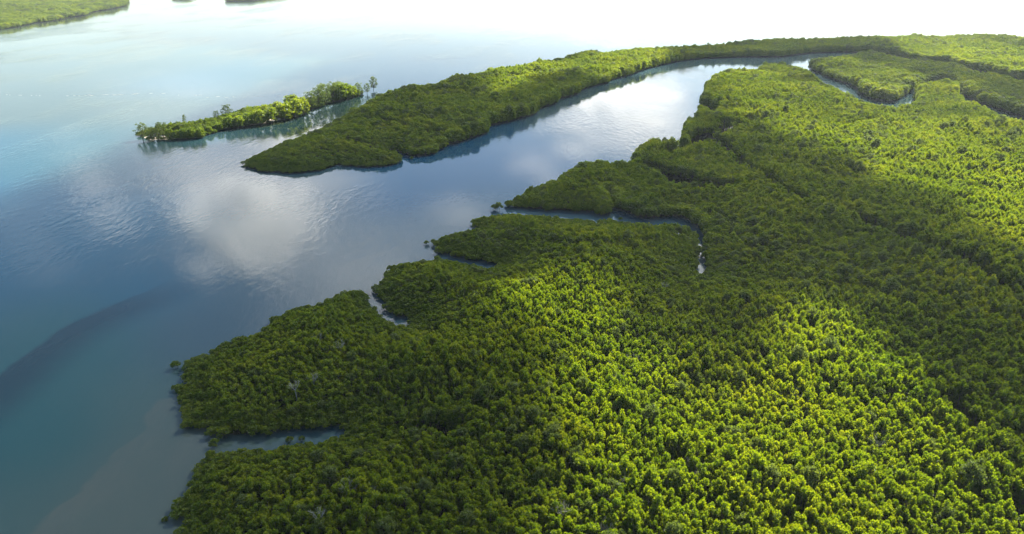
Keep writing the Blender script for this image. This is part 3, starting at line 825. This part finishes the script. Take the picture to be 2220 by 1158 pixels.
main_rows = [r for r in canopy(MAINLAND, 1.85, CREEKS, 1, GAPS) if nearer(r)] + [r for r in canopy(MAINLAND, 2.15, CREEKS, 12, GAPS) if not nearer(r)]
pen_rows = canopy(PENINSULA, 2.8, (), 2, GAPS)
oval_rows = canopy(OVAL, 3.4, (), 3, (), 1.0, 2.6)
isl_rows = [r for r in canopy(ISLET, 2.6, (), 8, (), -9.0, 1.9) if vnoise(np.array([r[0] * .06]), np.array([r[1] * .06]), 3)[0] > .28]
far_rows = canopy(FAR_ISLE, 5.4, (), 4, (), 1.0, 6.0) + canopy(FAR_ISLE_B, 6.0, (), 5, (), 1.0, 5.0) + canopy(FAR_ISLE_C, 6.0, (), 6, (), 1.0, 5.0)

# the 300 trees that show largest stand as objects of their own
mr = [(r, pix(r[0], r[1], r[2])) for r in main_rows]
front = sorted([k for k, (r, p) in enumerate(mr) if 0 <= p[0] <= 2220 and p[1] < 1165 and r[3] != 'S'], key=lambda k: main_rows[k][0] ** 2 + main_rows[k][1] ** 2 + (CAM_Z - main_rows[k][2]) ** 2)[:262]
front += sorted([k for k, (r, p) in enumerate(mr) if 0 <= p[0] <= 2220 and p[1] < 1165 and r[3] == 'S'], key=lambda k: main_rows[k][0] ** 2 + main_rows[k][1] ** 2)[:38]
fs = set(front)
cnt = {}
for k in front:
    x, y, hh, kd, var, rot, s = main_rows[k]
    var = cnt.get(kd, 0) % len(SPEC[kd]); cnt[kd] = cnt.get(kd, 0) + 1
    px = mr[k][1][0]
    zone = ['left', 'left of centre', 'centre left', 'centre', 'centre right', 'right of centre', 'right', 'far right'][min(7, max(0, int((px - 370) / 232)))]
    zone = ('in the front row at the bottom edge, ' if mr[k][1][1] > 1080 else 'set back from the bottom edge, ') + zone
    if kd == 'S':
        lab, grp = 'low yellow-green mangrove shrub on the shore at the bottom left of the photo', 'shrubs on the nearest shore'
    elif kd == 'C':
        lab, grp = 'grey-green round-crowned mangrove ' + zone, 'grey-green trees nearest the camera'
    elif px < 1180:
        lab, grp = 'shaded dark green mangrove tree ' + zone, 'shaded mangroves nearest the camera'
    else:
        lab, grp = 'sunlit yellow-green mangrove tree ' + zone, 'sunlit mangroves nearest the camera'
    place(kd, var, (x, y, 0), rot, s, lab, 'shrub' if kd == 'S' else 'tree', grp)

# islet trees, each its own
for i, (x, y, hh, kd) in enumerate(ISLET_TREES):
    rot = (rnd.gauss(0, .05), rnd.gauss(0, .05), rnd.uniform(0, 6.28))
    if kd == 't':
        cr, tk = tall_tree(77)
        SPEC['T'] = [(cr, tk)]; NOMINAL['T'] = 9.8; NAMES['T'] = 'islet_tree'
        place('T', 0, (x, y, .3), (0, .03, 0), (hh / 9.8,) * 3, 'thin tall tree with sparse tiered foliage rising above the narrow islet', 'tree', 'trees of the narrow islet')
        continue
    K = 'O' if kd == 'o' else 'B'
    sz = hh / NOMINAL[K]
    sx = sz * rnd.uniform(.95, 1.2) if K == 'O' else sz * rnd.uniform(1.1, 1.45)
    if i == 0: lab = 'dark open-crowned tree at the left tip of the narrow islet'
    elif i == len(ISLET_TREES) - 1: lab = 'lone spindly tree standing in the water off the right tip of the islet'
    elif i == len(ISLET_TREES) - 2: lab = 'sparse pale tree in the shallows next to the lone tree by the islet'
    elif K == 'O' and x > -170: lab = 'tall light green open tree on the right half of the narrow islet'
    elif K == 'O': lab = 'small open-crowned tree on the left half of the narrow islet'
    else: lab = 'dark rounded bank tree overhanging the near shore of the islet, ' + ['left end', 'left of its middle', 'its middle', 'right of its middle', 'right end'][min(4, int(i / len(ISLET_TREES) * 5))]
    place(K, i % len(SPEC[K]), (x, y, 0), rot, (sx, sx * rnd.uniform(.9, 1.1), sz), lab, 'tree', 'trees of the narrow islet', 'islet_tree')

# small plants standing alone in the water
x, y = PTS['LONE']
for j, (dx, dy, s) in enumerate(((0, 0, 1.15), (-2.0, .6, .85))):
    place('S', 1 + j, (x + dx, y + dy, 0), (0, 0, j), (s * 1.2, s * 1.2, s * 1.1), ['small round mangrove bush standing in the water off the creek mouth', 'smaller half of the bush pair standing off the creek mouth'][j], 'shrub', None)
x, y = PTS['TWIG']
place('S', 3, (x, y, -.4), (0, 0, 1), (.42, .42, .42), 'tiny leafy sprig poking from the shallow water at the bottom left', 'shrub', None)

for i, (x, y, s) in enumerate(SEEDLINGS):
    place('S', i % 5, (x, y, -.1), (0, 0, i * 1.3), (s, s, s * .9), 'small mangrove bush standing clear of the shore, ' + SEEDLING_AT[i], 'shrub', 'outlying bushes along the shore')

# dead trees
SN = [snag_mesh(900 + k) for k in range(5)]
for i, (x, y) in enumerate(SNAGS):
    e = link('dead_tree', None)
    e.location = (x, y, 0); e.rotation_euler = (rnd.gauss(0, .08), rnd.gauss(0, .08), rnd.uniform(0, 6.28))
    s = rnd.uniform(.92, 1.08); e.scale = (s, s, s)
    link('branches', SN[i % 5], e)
    px = pix(np.array([x]), np.array([y]), 8)
    tag(e, 'bare pale grey dead tree poking through the ' + ('shaded canopy on the left' if px[0][0] < 1000 else 'distant canopy at the right' if px[1][0] < 560 else 'sunlit patch at the centre' if px[1][0] < 760 and px[0][0] < 1500 else 'sunlit canopy right of centre' if px[0][0] > 1550 else 'sunlit canopy at the bottom centre' if px[1][0] > 950 else 'canopy in the middle of the sunlit slope'), 'dead tree', 'dead trees in the forest')


# ------------------------------------------------------------------ the forest beyond, one mass for each piece of land
def forest(name, rows, label):
    kinds = sorted({r[3] for r in rows})
    base, order = {}, []
    for kd in kinds:
        base[kd] = len(order)
        order += [(kd, k) for k in range(len(SPEC[kd]))]
    me = bpy.data.meshes.new(name)
    me.from_pydata([(r[0], r[1], 0.0) for r in rows], [], [])
    a = me.attributes.new('variant', 'INT', 'POINT'); a.data.foreach_set('value', np.array([base[r[3]] + r[4] for r in rows], np.int32))
    a = me.attributes.new('turn', 'FLOAT_VECTOR', 'POINT'); a.data.foreach_set('vector', np.array([r[5] for r in rows], np.float32).ravel())
    a = me.attributes.new('size', 'FLOAT_VECTOR', 'POINT'); a.data.foreach_set('vector', np.array([r[6] for r in rows], np.float32).ravel())
    o = tag(link(name, me), label, 'forest', None, 'stuff')
    ng = bpy.data.node_groups.new(name, 'GeometryNodeTree')
    ng.interface.new_socket('Geometry', in_out='INPUT', socket_type='NodeSocketGeometry')
    ng.interface.new_socket('Geometry', in_out='OUTPUT', socket_type='NodeSocketGeometry')
    N, Lk = ng.nodes.new, ng.links.new
    gi, go = N('NodeGroupInput'), N('NodeGroupOutput')
    iop = N('GeometryNodeInstanceOnPoints')
    join = N('GeometryNodeJoinGeometry')
    for kk in reversed(order):
        jj = N('GeometryNodeJoinGeometry')
        for ob in PROTO[kk]:
            inf = N('GeometryNodeObjectInfo'); inf.transform_space = 'ORIGINAL'
            inf.inputs[0].default_value = ob
            Lk(inf.outputs['Geometry'], jj.inputs[0])
        g2i = N('GeometryNodeGeometryToInstance')
        Lk(jj.outputs[0], g2i.inputs[0]); Lk(g2i.outputs[0], join.inputs[0])
    def att(nm, ty):
        n = N('GeometryNodeInputNamedAttribute'); n.data_type = ty; n.inputs['Name'].default_value = nm
        return n.outputs['Attribute']
    e2r = N('FunctionNodeEulerToRotation')
    Lk(att('turn', 'FLOAT_VECTOR'), e2r.inputs[0])
    Lk(gi.outputs[0], iop.inputs['Points']); Lk(join.outputs[0], iop.inputs['Instance'])
    iop.inputs['Pick Instance'].default_value = True
    Lk(att('variant', 'INT'), iop.inputs['Instance Index'])
    Lk(e2r.outputs[0], iop.inputs['Rotation']); Lk(att('size', 'FLOAT_VECTOR'), iop.inputs['Scale'])
    Lk(iop.outputs[0], go.inputs[0])
    md = o.modifiers.new('trees', 'NODES'); md.node_group = ng
    return o


forest('mangrove_forest', [r for k, r in enumerate(main_rows) if k not in fs], 'dense mangrove forest of the mainland filling the right and bottom of the photo')
forest('mangrove_forest', pen_rows, 'dense mangrove forest on the long peninsula curving across the estuary')
forest('mangrove_forest', oval_rows, 'mangrove forest on the creek island at the upper right')
forest('islet_scrub', isl_rows, 'low green scrub covering the narrow sandy islet')
forest('mangrove_forest', far_rows, 'far mangrove shore at the top left')
print('TREES', len(main_rows), len(pen_rows), len(oval_rows), len(far_rows))


# ------------------------------------------------------------------ foam line on the open water
for i, seg in enumerate(FOAM):
    mb = MB()
    P = [np.array(p) for p in seg]
    for a, b_ in zip(P[:-1], P[1:]):
        n = max(2, int(np.linalg.norm(b_ - a) / 3))
        dr = (b_ - a) / np.linalg.norm(b_ - a); nr_ = np.array([-dr[1], dr[0]])
        for q in range(n):
            if rnd.random() < .5: continue
            c = a + (b_ - a) * (q + rnd.random()) / n + nr_ * rnd.gauss(0, 1.6)
            ln, wd = rnd.uniform(.6, 3.0), rnd.uniform(.12, .42)
            k = 7
            V = [(*(c + dr * ln * math.cos(2 * math.pi * t / k) * rnd.uniform(.6, 1.1) + nr_ * wd * math.sin(2 * math.pi * t / k) * rnd.uniform(.6, 1.1)), .02) for t in range(k)]
            V += [(p[0], p[1], .06) for p in V]
            mb.add(V, [[k + t for t in range(k)]] + [[t, (t + 1) % k, k + (t + 1) % k, k + t] for t in range(k)], .5)
    tag(link('foam_line', mb.mesh('foam_line', M['foam'])), 'thin drifting line of whitish foam on the turquoise water, ' + ['leftmost stretch', 'second stretch from the left', 'middle stretch', 'second stretch from the right', 'rightmost stretch'][i], 'foam', 'foam line', 'stuff')

# ------------------------------------------------------------------ humid air
import bmesh
bm = bmesh.new()
bmesh.ops.create_cube(bm, size=1.0)
me = bpy.data.meshes.new('haze')
bm.to_mesh(me); bm.free()
hz = link('haze', me)
hz.scale = (13000, 13000, 124)
hz.location = (0, 0, 60.0)
tag(hz, 'thin humid haze over the estuary', kind='stuff')
m, nt, out = new_mat('humid_air')
pv = nd(nt, 'ShaderNodeVolumePrincipled')
pv.inputs['Color'].default_value = (.82, .92, 1.0, 1)
pv.inputs['Density'].default_value = .000042
pv.inputs['Anisotropy'].default_value = .35
nt.links.new(pv.outputs[0], out.inputs['Volume'])
me.materials.append(m)
